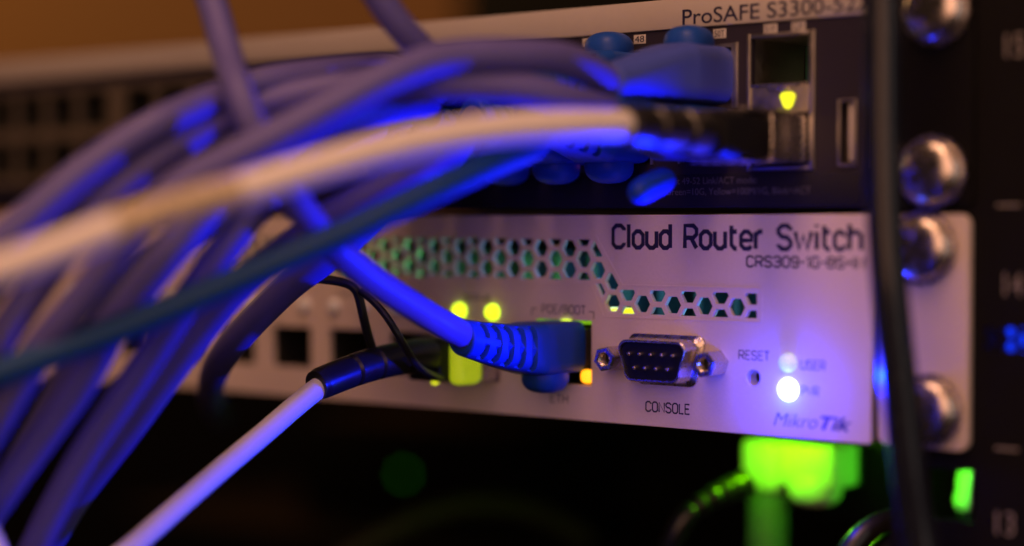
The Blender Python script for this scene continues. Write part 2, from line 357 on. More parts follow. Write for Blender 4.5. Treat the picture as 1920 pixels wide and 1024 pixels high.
ear = plate('mounting_ear', [rrect(1.2, 19.8, -43.9, -.1, 2.0)], .35, 2.0, M['white_paint'], crs, bevel=.15)
plate('mounting_ear', [rrect(-292, -273.2, -43.9, -.1, 2.0)], .35, 2.0, M['white_paint'], crs, bevel=.15)
# sockets
for i, x in enumerate(sfp_x):
    b = MB(); x1 = x + 13.7
    b.box(x - .5, x - .02, 1.25, 45, -37.4, -26.4); b.box(x1 + .02, x1 + .5, 1.25, 45, -37.4, -26.4); b.box(x, x1, 1.25, 45, -26.85, -26.4); b.box(x, x1, 1.25, 45, -37.4, -36.95); b.box(x, x1, 44, 44.9, -36.9, -26.9)
    p = obj('fibre_socket', b, M['dark_metal'], crs)
    lit = i == 0
    for d in (-4.9, 4.9):
        l = obj('port_light', MB().lathe(x + 6.85 + d, -21.5, [(1.0, 1.7), (-.5, 1.7), (-1.2, 1.4), (-1.55, .75), (-1.62, .2)], 20), M['led_green'] if lit else M['led_off'], crs)
        if lit:
            l['label'] = 'lit green port light'
            obj('core', MB().lathe(x + 6.85 + d + .25, -21.45, [(-1.3, .75), (-1.75, .55), (-1.85, .2)], 16), M['led_core'], l)
# copper port
eth = obj('ethernet_port', MB().box(-83.1, -82.62, 1.25, 16, -36.9, -22.1).box(-67.38, -66.9, 1.25, 16, -36.9, -22.1).box(-82.6, -67.4, 1.25, 16, -22.55, -22.1).box(-82.6, -67.4, 1.25, 16, -36.9, -36.45).box(-82.6, -67.4, 15.2, 16, -36.4, -22.6), M['dark_metal'], crs)
b = MB()
for i in range(8): b.box(-79.2 + i * 1.02, -78.8 + i * 1.02, 6, 12, -25.2, -24.6)
obj('contact', b, M['gold'], eth)
obj('socket_insert', MB().box(-82.55, -68.9, 3.0, 15, -24.0, -22.65), M['black_plastic'], eth)
obj('link_light', MB().box(-82.4, -67.6, .15, 2.6, -23.35, -22.63, .2), M['bar_green'], eth)['label'] = 'green light bar over the port'
obj('link_light', MB().ball((-74.2, -.1, -23.2), (2.2, .9, .75)), M['led_green'], eth)
obj('link_light', MB().box(-65.4, -58.6, 2.6, 5.0, -21.9, -19.75, .3), M['led_yellow'], eth)['label'] = 'lime light pipe showing through the lowest vent holes'
obj('activity_light', MB().ball((-69.05, .9, -34.55), (1.5, 1.2, 1.5), e=.75), M['led_amber'], eth)['label'] = 'lit amber light'
# serial port
def dshape(hw, hh, r=1.9, slant=.18):
    o = []
    for cx, cz, a in ((hw - r, hh - r, 0), (-hw + r, hh - r, 90), (-hw + r + hh * slant * 2, -hh + r, 180), (hw - r - hh * slant * 2, -hh + r, 270)):
        for i in range(7):
            t = R(a + 90 * i / 6); o.append((-47.6 + cx + r * math.cos(t), -30.0 + cz + r * math.sin(t)))
    return o
ser = obj('serial_port', MB().loft([[(x, y, z) for x, z in dshape(a, h)] for y, a, h in ((-.01, 9.6, 5.3), (-.5, 9.6, 5.3), (-.7, 9.4, 5.15))]), M['steel'], crs)
rings = [[(x, y, z) for x, z in dshape(a, h)] for y, a, h in ((-.7, 9.4, 5.2), (-1.2, 8.75, 4.55), (-1.6, 8.5, 4.3), (-5.6, 8.45, 4.25), (-5.8, 8.3, 4.1), (-5.75, 8.0, 3.8), (-5.4, 7.95, 3.75), (-3, 7.9, 3.7))]
obj('shell', MB().loft(rings, False), M['steel'], ser)
obj('insulator', MB().loft([[(x, y, z) for x, z in dshape(7.88, 3.68)] for y in (-.9, -5.2)]), M['navy_plastic'], ser)
for j, (n, z) in enumerate(((5, -28.6), (4, -31.45))):
    for i in range(n):
        x = -47.6 + (i - (n - 1) / 2) * 2.77
        obj('pin', MB().lathe(x, z, [(-5.0, .5), (-5.9, .5), (-6.2, .35), (-6.3, .12)], 12), M['gold'], ser)
for x in (-60.1, -35.1):
    hx_ = [[(x + r * math.cos(R(60 * i + 12 + 15 * 0)), y, -30.1 + r * math.sin(R(60 * i + 12))) for i in range(6)] for y, r in ((-.01, 2.75), (-5.0, 2.75), (-5.4, 2.45), (-5.4, 1.75), (-3.0, 1.6))]
    j = obj('jack_screw', MB().loft(hx_, False), M['steel'], ser, 30)
    th = MB()
    for q in range(5):
        yy = -5.2 + q * .5; th.tube([(x + 1.5 * math.cos(R(20 * a)), yy + .5 * a / 18, -30.1 + 1.5 * math.sin(R(20 * a))) for a in range(19)], .16, 6)
    obj('thread', th, M['gold'], j)
    obj('screw_bottom', MB().cyl(x, -30.1, -2.9, -.05, 1.6), M['dark_metal'], j)
# reset, lights
rbt = obj('reset_button', MB().cyl(-26.6, -32.6, 3.4, 4.5, 1.5), M['black_plastic'], crs)
obj('collar', MB().loft([[(-26.6 + r * math.cos(2 * math.pi * j / 24), y, -32.6 + r * math.sin(2 * math.pi * j / 24)) for j in range(24)] for y, r in ((1.25, 2.0), (1.25, 1.62), (5, 1.62), (5, 2.0), (1.26, 2.0))], False), M['white_paint'], rbt)
obj('status_light', MB().lathe(-18.5, -29.2, [(1.0, 1.95), (-.1, 1.95), (-.9, 1.7), (-1.4, 1.1), (-1.6, .3)], 24), M['led_dim'], crs)['label'] = 'pale half-lit user light'
obj('power_light', MB().lathe(-18.5, -34.5, [(1.0, 2.15), (-.1, 2.15), (-.6, 1.95), (-.95, 1.3), (-1.05, .3)], 28), M['led_blue'], crs)['label'] = 'glaring blue-white power light'
# printing
stroke_text('product_title', 'Cloud Router Switch', -61.6, -2.4, -6.85, 4.6, .98, M['ink'], crs)
stroke_text('model_text', 'CRS309-1G-8S+IN', -28.2, -1.6, -10.4, 2.05, .44, M['ink'], crs)
stroke_text('port_text', 'POE/BOOT', -80.9, -69.0, -21.2, 1.75, .27, M['soft_ink'], crs)
stroke_text('port_text', 'ETH', -78.6, -73.8, -40.55, 1.8, .25, M['soft_ink'], crs)
stroke_text('port_text', 'CONSOLE', -53.0, -42.0, -40.9, 2.0, .36, M['ink'], crs)
stroke_text('button_text', 'RESET', -30.0, -22.9, -29.0, 1.75, .28, M['soft_ink'], crs)
stroke_text('light_text', 'USER', -15.6, -10.2, -30.3, 1.75, .28, M['soft_ink'], crs)
stroke_text('light_text', 'PWR', -15.4, -11.6, -35.4, 1.75, .28, M['soft_ink'], crs)
bk = MB(); bk.box(-83.9, -82.4, -.05, -.005, -20.45, -20.25); bk.box(-83.9, -83.7, -.05, -.005, -21.9, -20.46); bk.box(-68.0, -66.6, -.05, -.005, -20.75, -20.55); bk.box(-66.8, -66.6, -.05, -.005, -22.2, -20.76)
obj('port_bracket', bk, M['soft_ink'], crs)
for i, x in enumerate(sfp_x):
    stroke_text('port_text', 'SFP+%d' % (8 - i) if (8 - i) in (1, 3, 8) else 'SFP+', x + 3, x + 10.8, -19.4, 1.6, .26, M['soft_ink'], crs)
lg = face_text('logo', 'Mikro', -21.8, -11.8, -41.8, 2.6, M['logo_ink'], crs, shear=.32, offset=-.012)
face_text('logo', 'Tik', -11.2, -4.2, -41.8, 2.6, M['logo_ink'], crs, shear=.32, offset=.025)
# light leaking about inside the case from its indicator lights
lamp('case_green_glow', 'POINT', (-118, 14, -16), 0.010, (0.15, 1.0, 0.2), 0.004)
lamp('case_lime_glow', 'POINT', (-66.5, 6, -21.2), 0.00035, (0.6, 1.0, 0.03), 0.001)
lamp('case_teal_glow', 'POINT', (-40, 16, -26), 0.006, (0.04, 0.55, 1.0), 0.003)
lamp('case_blue_glow', 'POINT', (-78, 20, -9), 0.010, (0.05, 0.4, 1.0), 0.004)

# ------------------------------------------------------------------ the dark switch above
ns = thing('network_switch', 'dark aubergine network switch with a pale top strip, above the white switch', 'network switch', (-220, 0, 1.2))
cols = []
for b0 in (-58, -147, -236, -325): cols += [b0 - 14 * i for i in range(6)]
cols48 = list(cols); cols = [-38] + cols
loops = [rrect(-441, -2.0, 1.4, 37.9, .6)]
for x in cols: loops += [rrect(x - 6.3, x + 6.3, 23.6, 34.0), rrect(x - 6.3, x + 6.3, 10.6, 21.0)]
loops += [rrect(-27.2, -13.8, 25.6, 34.9), rrect(-27.2, -13.8, 9.6, 19.6), rrect(-6.9, -3.9, 9.6, 21.6, .6), ]
plate('face', loops, 0.0, 1.3, M['dark_face'], ns, bevel=.1)
obj('top_strip', MB().box(-441, -2.0, -.5, 1.3, 38.0, 44.2, .35), M['strip'], ns)
obj('bottom_lip', MB().box(-440, -2.2, -.55, -.02, 1.5, 8.2, .2), M['lip_face'], ns)
obj('chassis', MB().box(-440, -2.5, 46, 300, 1.5, 44.0), M['black_paint'], ns)
plate('mounting_ear', [rrect(-1.6, 20.2, 1.6, 44.4, 1.2)], .9, 2.1, M['black_paint'], ns, bevel=.1)
plate('port_bezel', [rrect(-404, -65.3, 9.0, 35.2, .3)] + [rrect(x - 5.4, x + 5.4, z - 4.6, z + 4.6) for x in cols48 if x < -60 for z in (28.8, 15.8)], -.30, -.01, M['bezel'], ns)
def jack(x, z):
    b = MB()
    b.box(x - 6.9, x - 6.32, 1.35, 16, z - 5.2, z + 5.2); b.box(x + 6.32, x + 6.9, 1.35, 16, z - 5.2, z + 5.2)
    b.box(x - 6.3, x + 6.3, 1.35, 16, z + 4.7, z + 5.18); b.box(x - 6.3, x + 6.3, 1.35, 16, z - 5.18, z - 4.7); b.box(x - 6.3, x + 6.3, 15, 15.9, z - 4.6, z + 4.6)
    return b
j0 = obj('ethernet_port', jack(-58, 28.8), M['dark_metal'], ns)
fr = MB(); fr.box(-58 - 6.85, -58 - 6.2, -.35, 1.2, 23.4, 34.3).box(-58 + 6.2, -58 + 6.85, -.35, 1.2, 23.4, 34.3).box(-58 - 6.2, -58 + 6.2, -.35, 1.2, 33.6, 34.3)
obj('shield_frame', fr, M['shield'], j0)
for x in cols:
    for z in (28.8, 15.8):
        if (x, z) == (-58, 28.8): continue
        c = copy_tree(j0, ns); c.location = Vector((x + 58, 0, z - 28.8)) * S
obj('shield_frame', MB().box(-31.4, -30.3, -.4, 1.2, 21.5, 34.4, .1).box(-31.9, -31.41, -.1, 1.2, 21.5, 34.4), M['shield'], ns)
# two-high cage for fibre modules
cg = MB(); cg.box(-28.0, -27.22, -.6, 20, 8.6, 35.8, .15).box(-13.78, -12.6, -.6, 20, 8.6, 35.8, .15).box(-27.2, -13.8, -.6, 20, 34.9, 35.7, .15).box(-27.2, -13.8, -.6, 20, 8.7, 9.4, .15)
cage = obj('fibre_cage', cg, M['shield'], ns)
obj('divider', MB().box(-27.15, -13.85, -.3, 20, 19.9, 25.2, .2), M['shield'], cage)
obj('latch_tab', MB().box(-23.0, -18.2, -1.0, -.32, 24.3, 25.1, .15).box(-27.1, -13.9, -.55, -.32, 25.15, 25.7, .1), M['steel'], cage)
obj('cage_back', MB().box(-27.1, -13.9, 20.1, 21, 9, 35.5), M['pcb'], cage)
obj('arrow_light', MB().prism([(-20.2, 23.2), (-19.6, 23.9), (-17.6, 23.9), (-16.9, 23.2), (-17.5, 21.4), (-18.1, 20.7), (-18.9, 20.7), (-19.5, 21.4)], -.75, -.2), M['led_yellow'], cage)['label'] = 'lit lime arrow light'
ub = obj('usb_port', MB().box(-7.4, -6.95, -.5, 12, 9.2, 22.0, .1).box(-3.85, -3.4, -.5, 12, 9.2, 22.0, .1).box(-6.9, -3.9, -.5, 12, 21.6, 22.0).box(-6.9, -3.9, -.5, 12, 9.2, 9.6), M['shield'], ns)
obj('tongue', MB().box(-5.4, -4.3, .2, 10, 10.2, 21, .2), M['label'], ub)
for t, x, z in (('47', -68.2, 36.6), ('48', -54.7, 36.5), ('50T', -34.8, 36.4), ('51F', -22.8, 36.6), ('52F', -16.4, 36.6)):
    pq = obj('port_number', MB().box(x - 1.55, x + 1.55, -.12, -.01, z - .95, z + .95, .04), M['label'], ns)
    face_text('digits', t, x - 1.2, x + 1.2, z - .6, 1.3, M['ink'], pq, y=-.13)
face_text('product_title', 'ProSAFE S3300-52X', -43.6, .6, 38.72, 3.1, M['ink'], ns, y=-.52, offset=.006)
face_text('notice_text', 'Port 49-52 Link/ACT mode:', -47.5, -25.5, 6.2, 1.35, M['faint_num'], ns, y=-.57)
face_text('notice_text', 'Green=10G, Yellow=100M/1G, Blink=ACT', -47.5, -13.2, 4.0, 1.35, M['faint_num'], ns, y=-.57)
obj('amber_light', MB().box(-67.2, -65.6, -.5, -.05, 9.6, 11.0, .2), mat('dull_orange_light', (.6, .2, .05), .4, emit=(1, .16, .03), estr=.7), ns)
# fibre module in the lower cage
md = thing('fibre_transceiver', 'bare metal transceiver in the lower cage of the dark switch', 'transceiver', (-20.5, 0, 14.6))
obj('body', MB().box(-26.9, -14.1, -13, 18, 10.0, 19.2, .4), M['steel'], md)
obj('pull_latch', MB().box(-26.6, -14.4, -22, -4, 19.21, 19.9, .25).box(-26.6, -14.4, -22, -13.1, 9.6, 10.0, .15), M['steel'], md)

# ------------------------------------------------------------------ cables
PATHS = {
 'eth': [(-178.7, -62.1, 206.3), (-161.4, -66.6, 165.0), (-142.1, -71.5, 124.6), (-120.8, -77.0, 85.4), (-97.3, -83.1, 47.5), (-91.1, -84.7, 38.8), (-83.7, -88.0, 29.3), (-74.6, -92.4, 19.9), (-71.7, -90.2, 12.3), (-70.3, -86.7, 5.7), (-71.3, -79.9, -0.4), (-73.0, -71.1, -6.4), (-74.8, -59.7, -12.3), (-74.9, -48.2, -17.8), (-74.1, -39.8, -21.9), (-75.0, -31.0, -24.9)],
 'top_right': [(-111.5, -135.2, 208.0), (-102.0, -121.5, 166.1), (-91.5, -106.3, 125.1), (-79.9, -89.5, 85.0), (-67.1, -70.9, 46.1), (-65.1, -68.0, 40.8), (-63.7, -64.5, 35.8), (-62.3, -59.5, 31.2), (-64.6, -51.1, 27.1), (-80.1, -39.5, 21.7), (-103.5, -29.2, 19.1), (-114.0, -31.0, 19.4)],
 'front_a': [(-38.0, -32.0, 24.6), (-37.4, -45.2, 28.2), (-41.2, -57.5, 28.6), (-47.4, -68.0, 27.9), (-51.8, -77.1, 24.4), (-56.8, -85.3, 19.5), (-61.0, -91.6, 15.4), (-65.1, -97.8, 11.5), (-70.0, -103.3, 7.8), (-73.9, -108.0, 4.3), (-78.0, -111.7, -1.0), (-83.1, -114.8, -8.3), (-89.5, -117.9, -16.7), (-95.4, -120.5, -23.3), (-101.8, -123.6, -33.7), (-109.7, -128.1, -48.9), (-126.5, -137.7, -89.5), (-140.5, -145.6, -131.6), (-152.1, -152.2, -174.5), (-161.6, -157.7, -218.2)],
 'top_a': [(-86.0, -32.0, 26.0), (-79.9, -48.2, 28.6), (-76.5, -58.5, 27.8), (-77.8, -70.0, 26.3), (-81.0, -80.6, 24.3), (-84.6, -87.6, 21.7), (-84.9, -101.1, 16.7), (-88.1, -107.9, 12.4), (-91.2, -114.6, 7.2), (-94.1, -121.1, 1.3), (-97.9, -127.2, -5.1), (-102.4, -133.8, -12.9), (-118.0, -156.6, -48.4), (-131.2, -176.0, -86.8), (-142.2, -192.2, -127.3), (-151.4, -205.7, -169.3)],
 'top_b': [(-100.0, -32.0, 26.0), (-93.8, -46.9, 27.5), (-91.7, -60.9, 25.1), (-90.7, -75.8, 20.9), (-91.5, -87.1, 17.1), (-93.3, -96.6, 12.2), (-96.5, -106.0, 5.6), (-99.4, -112.6, 0.2), (-102.7, -118.2, -6.2), (-107.4, -125.0, -16.0), (-121.4, -145.3, -53.6), (-133.2, -162.3, -93.6), (-143.0, -176.5, -135.1), (-151.2, -188.3, -177.8)],
 'top_c': [(-58.0, -32.0, 24.6), (-58.7, -46.2, 26.8), (-62.4, -57.2, 25.2), (-68.8, -67.8, 23.9), (-76.4, -76.9, 21.9), (-84.7, -86.5, 17.6), (-85.7, -98.1, 12.3), (-89.0, -104.9, 7.0), (-92.6, -110.8, 0.7), (-96.2, -115.4, -6.6), (-100.9, -119.6, -15.5), (-105.1, -123.4, -24.0), (-110.0, -127.8, -35.8), (-123.6, -140.0, -76.9), (-135.0, -150.2, -119.3), (-144.3, -158.6, -162.5), (-152.0, -165.5, -206.2)],
 'mid_a': [(-38.0, -32.0, 19.4), (-35.5, -45.2, 20.0), (-40.2, -55.6, 22.6), (-50.0, -65.1, 23.3), (-56.5, -67.9, 23.0), (-63.6, -68.8, 21.8), (-68.7, -74.4, 18.6), (-75.2, -78.7, 14.8), (-80.8, -83.6, 9.1), (-82.8, -92.1, 1.5), (-84.7, -100.5, -7.1), (-92.7, -106.3, -19.1), (-99.0, -109.3, -30.5), (-106.5, -113.4, -41.6), (-112.4, -117.4, -51.3), (-119.2, -120.8, -62.3), (-138.5, -130.4, -101.8), (-154.6, -138.5, -143.1), (-167.9, -145.2, -185.5), (-178.9, -150.7, -228.8)],
 'mid_b': [(-86.0, -32.0, 19.4), (-72.5, -46.2, 20.5), (-70.3, -56.1, 20.2), (-72.1, -65.6, 17.1), (-76.6, -72.1, 13.2), (-80.6, -78.4, 5.5), (-82.9, -85.7, -2.9), (-85.7, -90.9, -10.5), (-91.5, -94.9, -20.5), (-98.2, -98.3, -31.2), (-105.5, -102.2, -42.5), (-111.1, -104.5, -51.9), (-115.3, -107.1, -61.3), (-120.7, -109.4, -74.0), (-135.1, -115.5, -116.2), (-147.1, -120.6, -159.3), (-156.9, -124.8, -203.0), (-165.0, -128.3, -247.1)],
 'mid_c': [(-100.0, -32.0, 19.4), (-90.3, -44.3, 16.5), (-89.1, -59.1, 11.7), (-89.6, -72.8, 6.3), (-92.7, -83.5, -0.9), (-99.9, -93.8, -10.3), (-104.2, -98.9, -18.7), (-108.9, -103.2, -28.7), (-113.4, -106.0, -37.7), (-119.4, -110.1, -49.7), (-127.0, -114.4, -65.0), (-143.2, -123.6, -106.0), (-156.7, -131.2, -148.2), (-167.9, -137.5, -191.3), (-177.1, -142.7, -235.1)],
 'low_a': [(-72.0, -32.0, 19.4), (-66.4, -45.3, 12.1), (-64.9, -55.9, 8.4), (-68.1, -61.3, 6.1), (-74.7, -65.7, 1.6), (-78.7, -67.8, -0.9), (-84.4, -71.5, -6.0), (-91.7, -76.4, -12.6), (-97.0, -79.8, -19.4), (-104.2, -83.6, -29.6), (-113.4, -87.8, -42.5), (-121.6, -92.5, -54.1), (-126.3, -95.4, -62.8), (-133.3, -100.5, -77.1), (-149.1, -112.0, -117.6), (-162.2, -121.6, -159.6), (-173.1, -129.5, -202.5), (-182.1, -136.0, -246.2)],
 'low_b': [(-114.0, -32.0, 25.5), (-113.8, -28.5, 23.5), (-102.5, -28.6, 12.9), (-97.8, -32.8, 2.6), (-96.5, -39.7, -2.5), (-99.8, -47.9, -9.5), (-105.1, -51.2, -13.9), (-114.5, -52.9, -21.5), (-128.2, -48.9, -29.3), (-147.1, -36.3, -36.5), (-180.1, -8.1, -44.5), (-213.4, 22.5, -51.8), (-250.2, 56.7, -59.0)],
 'teal': [(-58.0, -32.0, 19.4), (-47.4, -42.3, 13.4), (-47.5, -53.0, 9.9), (-50.3, -63.3, 5.7), (-54.9, -72.5, 1.2), (-60.7, -81.5, -3.8), (-66.5, -89.1, -7.9), (-75.0, -99.0, -13.6), (-84.1, -109.5, -19.4), (-91.6, -118.6, -23.7), (-98.4, -127.0, -27.7), (-105.2, -134.2, -31.5), (-131.5, -162.0, -55.2), (-154.7, -186.6, -84.9), (-174.8, -207.8, -119.1), (-191.8, -225.9, -156.6)],
 'white_upper': [(-20.6, -44.0, 15.5), (-21.5, -53.2, 15.4), (-24.3, -64.7, 15.0), (-28.9, -76.4, 14.0), (-33.8, -88.4, 12.0), (-38.3, -98.9, 9.4), (-43.4, -108.4, 6.3), (-48.3, -116.6, 3.4), (-53.8, -125.2, 0.5), (-59.3, -132.5, -2.3), (-64.6, -139.7, -5.8), (-69.9, -146.9, -9.0), (-76.5, -153.9, -13.1), (-102.2, -181.2, -38.0), (-124.8, -205.1, -68.7), (-144.3, -225.8, -103.6), (-160.8, -243.3, -141.6)],
 'fibre': [(-100.2, -47.0, -34.6), (-100.1, -49.1, -35.5), (-101.6, -53.1, -38.4), (-103.4, -59.9, -43.4), (-105.0, -71.9, -50.9), (-105.7, -83.2, -57.7), (-106.2, -91.7, -62.9), (-108.2, -105.3, -71.9), (-113.0, -138.1, -102.3), (-117.2, -166.4, -137.1), (-120.7, -190.4, -175.0), (-123.7, -210.5, -215.1)],
 'tether': [(-110.8, -44.2, -13.1), (-106.9, -41.0, -13.5), (-101.9, -38.1, -14.3), (-100.4, -36.9, -16.6), (-100.2, -35.6, -22.0), (-101.5, -31.7, -28.5)],
 'tether_loop': [(-99.4, -37.4, -15.8), (-96.6, -36.4, -18.0), (-94.0, -35.6, -20.7), (-92.3, -34.2, -24.1), (-91.9, -31.4, -28.1), (-93.2, -26.2, -32.3), (-96.7, -16.2, -35.2), (-100.9, -8.0, -36.4)],
 'rib': [(-65.4, 57.5, -62.9), (-68.9, 49.3, -65.5), (-72.5, 43.5, -69.6), (-75.0, 41.2, -75.1), (-77.7, 41.3, -81.7), (-79.2, 42.4, -89.6)],
 'low_black_a': [(-8.6, 0.4, -71.3), (-5.6, 3.2, -64.0), (-3.5, 7.7, -60.7), (-1.4, 14.6, -59.8), (-0.2, 23.4, -62.3), (1.1, 34.7, -69.6)],
 'low_black_b': [(-6.9, 5.6, -75.0), (-4.4, 9.3, -67.3), (-2.2, 13.9, -64.0), (-1.8, 22.0, -64.4), (-1.4, 32.6, -71.7)],
 'corner': [(-110.1, -132.2, -44.8), (-105.8, -128.8, -51.3), (-103.5, -127.0, -56.0), (-101.5, -125.5, -61.6), (-100.3, -124.7, -68.1), (-93.6, -120.3, -112.4), (-88.1, -116.6, -156.9), (-83.6, -113.6, -201.6), (-80.0, -111.1, -246.3)],
 'far_olive': [(-224.3, 63.6, -111.0), (-214.9, 71.9, -100.1), (-206.8, 81.5, -92.6), (-200.0, 92.6, -87.8), (-191.9, 107.3, -85.5), (-184.8, 123.6, -89.1), (-178.4, 141.7, -98.8)],
 'hanging': [(8.7, -21.5, 225.0), (9.7, -21.5, 180.0), (10.9, -21.5, 135.1), (12.2, -21.5, 90.1), (13.6, -21.5, 45.1), (14.0, -21.5, 33.9), (14.2, -21.8, 20.7), (14.5, -21.9, 9.4), (14.9, -21.9, -1.9), (15.7, -21.7, -13.2), (16.3, -20.3, -24.5), (16.9, -18.8, -36.0), (17.6, -17.3, -47.5), (18.4, -15.6, -57.1), (20.3, -14.5, -69.5), (25.9, -11.3, -114.0), (30.5, -8.6, -158.7), (34.2, -6.4, -203.5), (37.3, -4.7, -248.4)],
}
CABLE_LIST = [
 ('network_cable', 'blue cable dropping from the top edge to the lone plug in the white switch', 'eth', 2.85, 'blue_pvc', 'blue network cables draped across the switches', (-75, -28.2, False)),
 ('network_cable', 'short blue cable entering at the top edge over the pale strip', 'top_right', 2.8, 'blue_pvc', 'blue network cables draped across the switches', (-114, 16.2, False)),
 ('network_cable', 'frontmost blue cable of the bundle, from the plug nearest the fibre cage', 'front_a', 3.1, 'blue_pvc', 'blue network cables draped across the switches', (-38, 28.0, True, False)),
 ('network_cable', 'uppermost blue cable arching across the empty ports at the left', 'top_a', 3.0, 'blue_pvc', 'blue network cables draped across the switches', (-86, 28.8, True, True, False)),
 ('network_cable', 'thin-showing blue cable between the uppermost arch and the next arch below', 'top_b', 2.9, 'blue_pvc', 'blue network cables draped across the switches', (-100, 28.8, True, True, False)),
 ('network_cable', 'third blue arch from the top, passing under the tan cable wrap', 'top_c', 2.95, 'blue_pvc', 'blue network cables draped across the switches', (-58, 28.0, True)),
 ('network_cable', 'blue cable directly under the bright blue streak of the bundle front', 'mid_a', 3.1, 'blue_pvc', 'blue network cables draped across the switches', (-38, 16.2, False, True, False)),
 ('network_cable', 'lowest blue cable above the white one where the bundle narrows', 'mid_b', 2.9, 'blue_pvc', 'blue network cables draped across the switches', (-86, 16.2, False)),
 ('network_cable', 'shaded blue cable at the back of the bundle, behind the white cable', 'mid_c', 2.9, 'blue_pvc', 'blue network cables draped across the switches', (-100, 16.2, False)),
 ('network_cable', 'blue cable lit vivid blue just below the teal one, rightmost on its way down', 'low_a', 2.9, 'blue_pvc', 'blue network cables draped across the switches', (-72, 16.2, False)),
 ('network_cable', 'dark purple-blue cable hanging sharp before the empty fibre sockets', 'low_b', 3.1, 'blue_pvc', 'blue network cables draped across the switches', (-114, 28.8, True, True, False)),
 ('network_cable', 'thin teal cable slanting down across the whole blue bundle', 'teal', 2.6, 'teal_pvc', None, (-58, 16.2, False)),
]
GP0 = (-69.4, 73.8, -60.7)
GH = (-26.9, 93.7, -63.7)

def spline(pts, step=1.6):
    P = [Vector(p) for p in pts]; P = [2 * P[0] - P[1]] + P + [2 * P[-1] - P[-2]]; out = []
    for i in range(1, len(P) - 2):
        a, b_, c, d = P[i - 1:i + 3]; n = max(3, int((c - b_).length / step))
        for k in range(n):
            t = k / n; out.append(.5 * ((2 * b_) + (c - a) * t + (2 * a - 5 * b_ + 4 * c - d) * t * t + (3 * b_ - a - 3 * c + d) * t ** 3))
    out.append(P[-2])
    for _ in range(3): out = [out[0]] + [(out[i - 1] + 2 * out[i] + out[i + 1]) / 4 for i in range(1, len(out) - 1)] + [out[-1]]
    return out
# one moulded plug: boot with ribs, latch guard, clear nose; its axis runs along -y from (0,0,0), guard below
def boot_mesh(ribs=True):
    rings = []; L = 33.5; N = 48; steps = 150 if ribs else 50
    for i in range(steps + 1):
        y = -L * i / steps; t = max(0, (-y - 12) / (L - 12))
        e = .35 + .65 * min(1, t * 1.3); w0, h0 = (6.0, 5.55) if ribs else (6.7, 5.9); hw = w0 + (3.75 - w0) * t ** .85; hh = h0 + (3.75 - h0) * t ** .85
        if not ribs: e = max(e, .5)
        if y < -L + .7: q = (y + L) / .7; hw -= .5 * (1 - q) ** 2; hh -= .5 * (1 - q) ** 2
        up = 3.4 * t ** 1.4; ring = []
        slot = ribs and any(abs(y + s_) < .75 for s_ in (16.2, 19.6, 23.0, 26.4, 29.6))
        for j in range(N):
            a = 2 * math.pi * j / N; c, s_ = math.cos(a), math.sin(a)
            x = hw * math.copysign(abs(c) ** e, c); z = hh * math.copysign(abs(s_) ** e, s_)
            if slot and .16 < abs(z) / hh < .90 and abs(c) > .2: x *= 1 - 1.0 / hw; z *= 1 if abs(z) / hh < .6 else 1 - .5 / hh
            ring.append((x, y, z + up))
        rings.append(ring)
    return MB().loft(rings)
boot_mb = boot_mesh(); smooth_mb = boot_mesh(False)
guard_mb = MB().ball((0, -6.2, -6.0), (4.7, 5.0, 3.8), e=.8)
nose_mb = MB().box(-5.8, 5.8, .05, 12, -4.3, 3.9, .3)
PROTO = {}
def plug(root, X, Z, flip, ribs=True, guard=True, m='blue_boot'):
    at = Vector((X, 0, Z)) * S - root.location
    for nm, mb_, mm in (('boot', boot_mb if ribs else smooth_mb, M[m] if ribs else M['violet_boot']), ('latch_guard', guard_mb, M[m]), ('plug_nose', nose_mb, M['clear_plug'])):
        if nm == 'latch_guard' and not guard: continue
        key = (nm, m, ribs)
        if key in PROTO:
            o = PROTO[key].copy(); COL.objects.link(o); o.parent = root
        else:
            o = obj(nm, mb_, mm, None, 40); o.parent = root; PROTO[key] = o
        o.location = at; o.rotation_euler = (0, math.pi if flip else 0, 0)
def lever(root, pts):
    s_ = spline(pts, .4); n = len(s_) - 1
    obj('latch_lever', MB().tube(s_, [.25 + 2.5 * math.sqrt(max(0, 1 - (2 * k / n - 1) ** 4)) for k in range(n + 1)], 20), M['blue_boot'], root, 60)
def cable(name, label, pts, rad, m, group=None, ends=None, cat='cable'):
    pts = [Vector(p) for p in pts]; t = thing(name, label, cat, tuple(pts[0]), group)
    sp = spline(pts); obj('jacket', MB().tube(sp, rad, 24), M[m], t, 60)
    if ends: plug(t, *ends)
    return t, sp
GB = 'blue network cables draped across the switches'
for nm, label, key, rad, m, grp, ends in CABLE_LIST:
    ct, _sp = cable(nm, label, PATHS[key], rad, m, grp, ends)
    if key == 'mid_a': lever(ct, [(-37.8, -13, 7.2), (-37.5, -18, 6.0), (-37.3, -26, 3.6)])
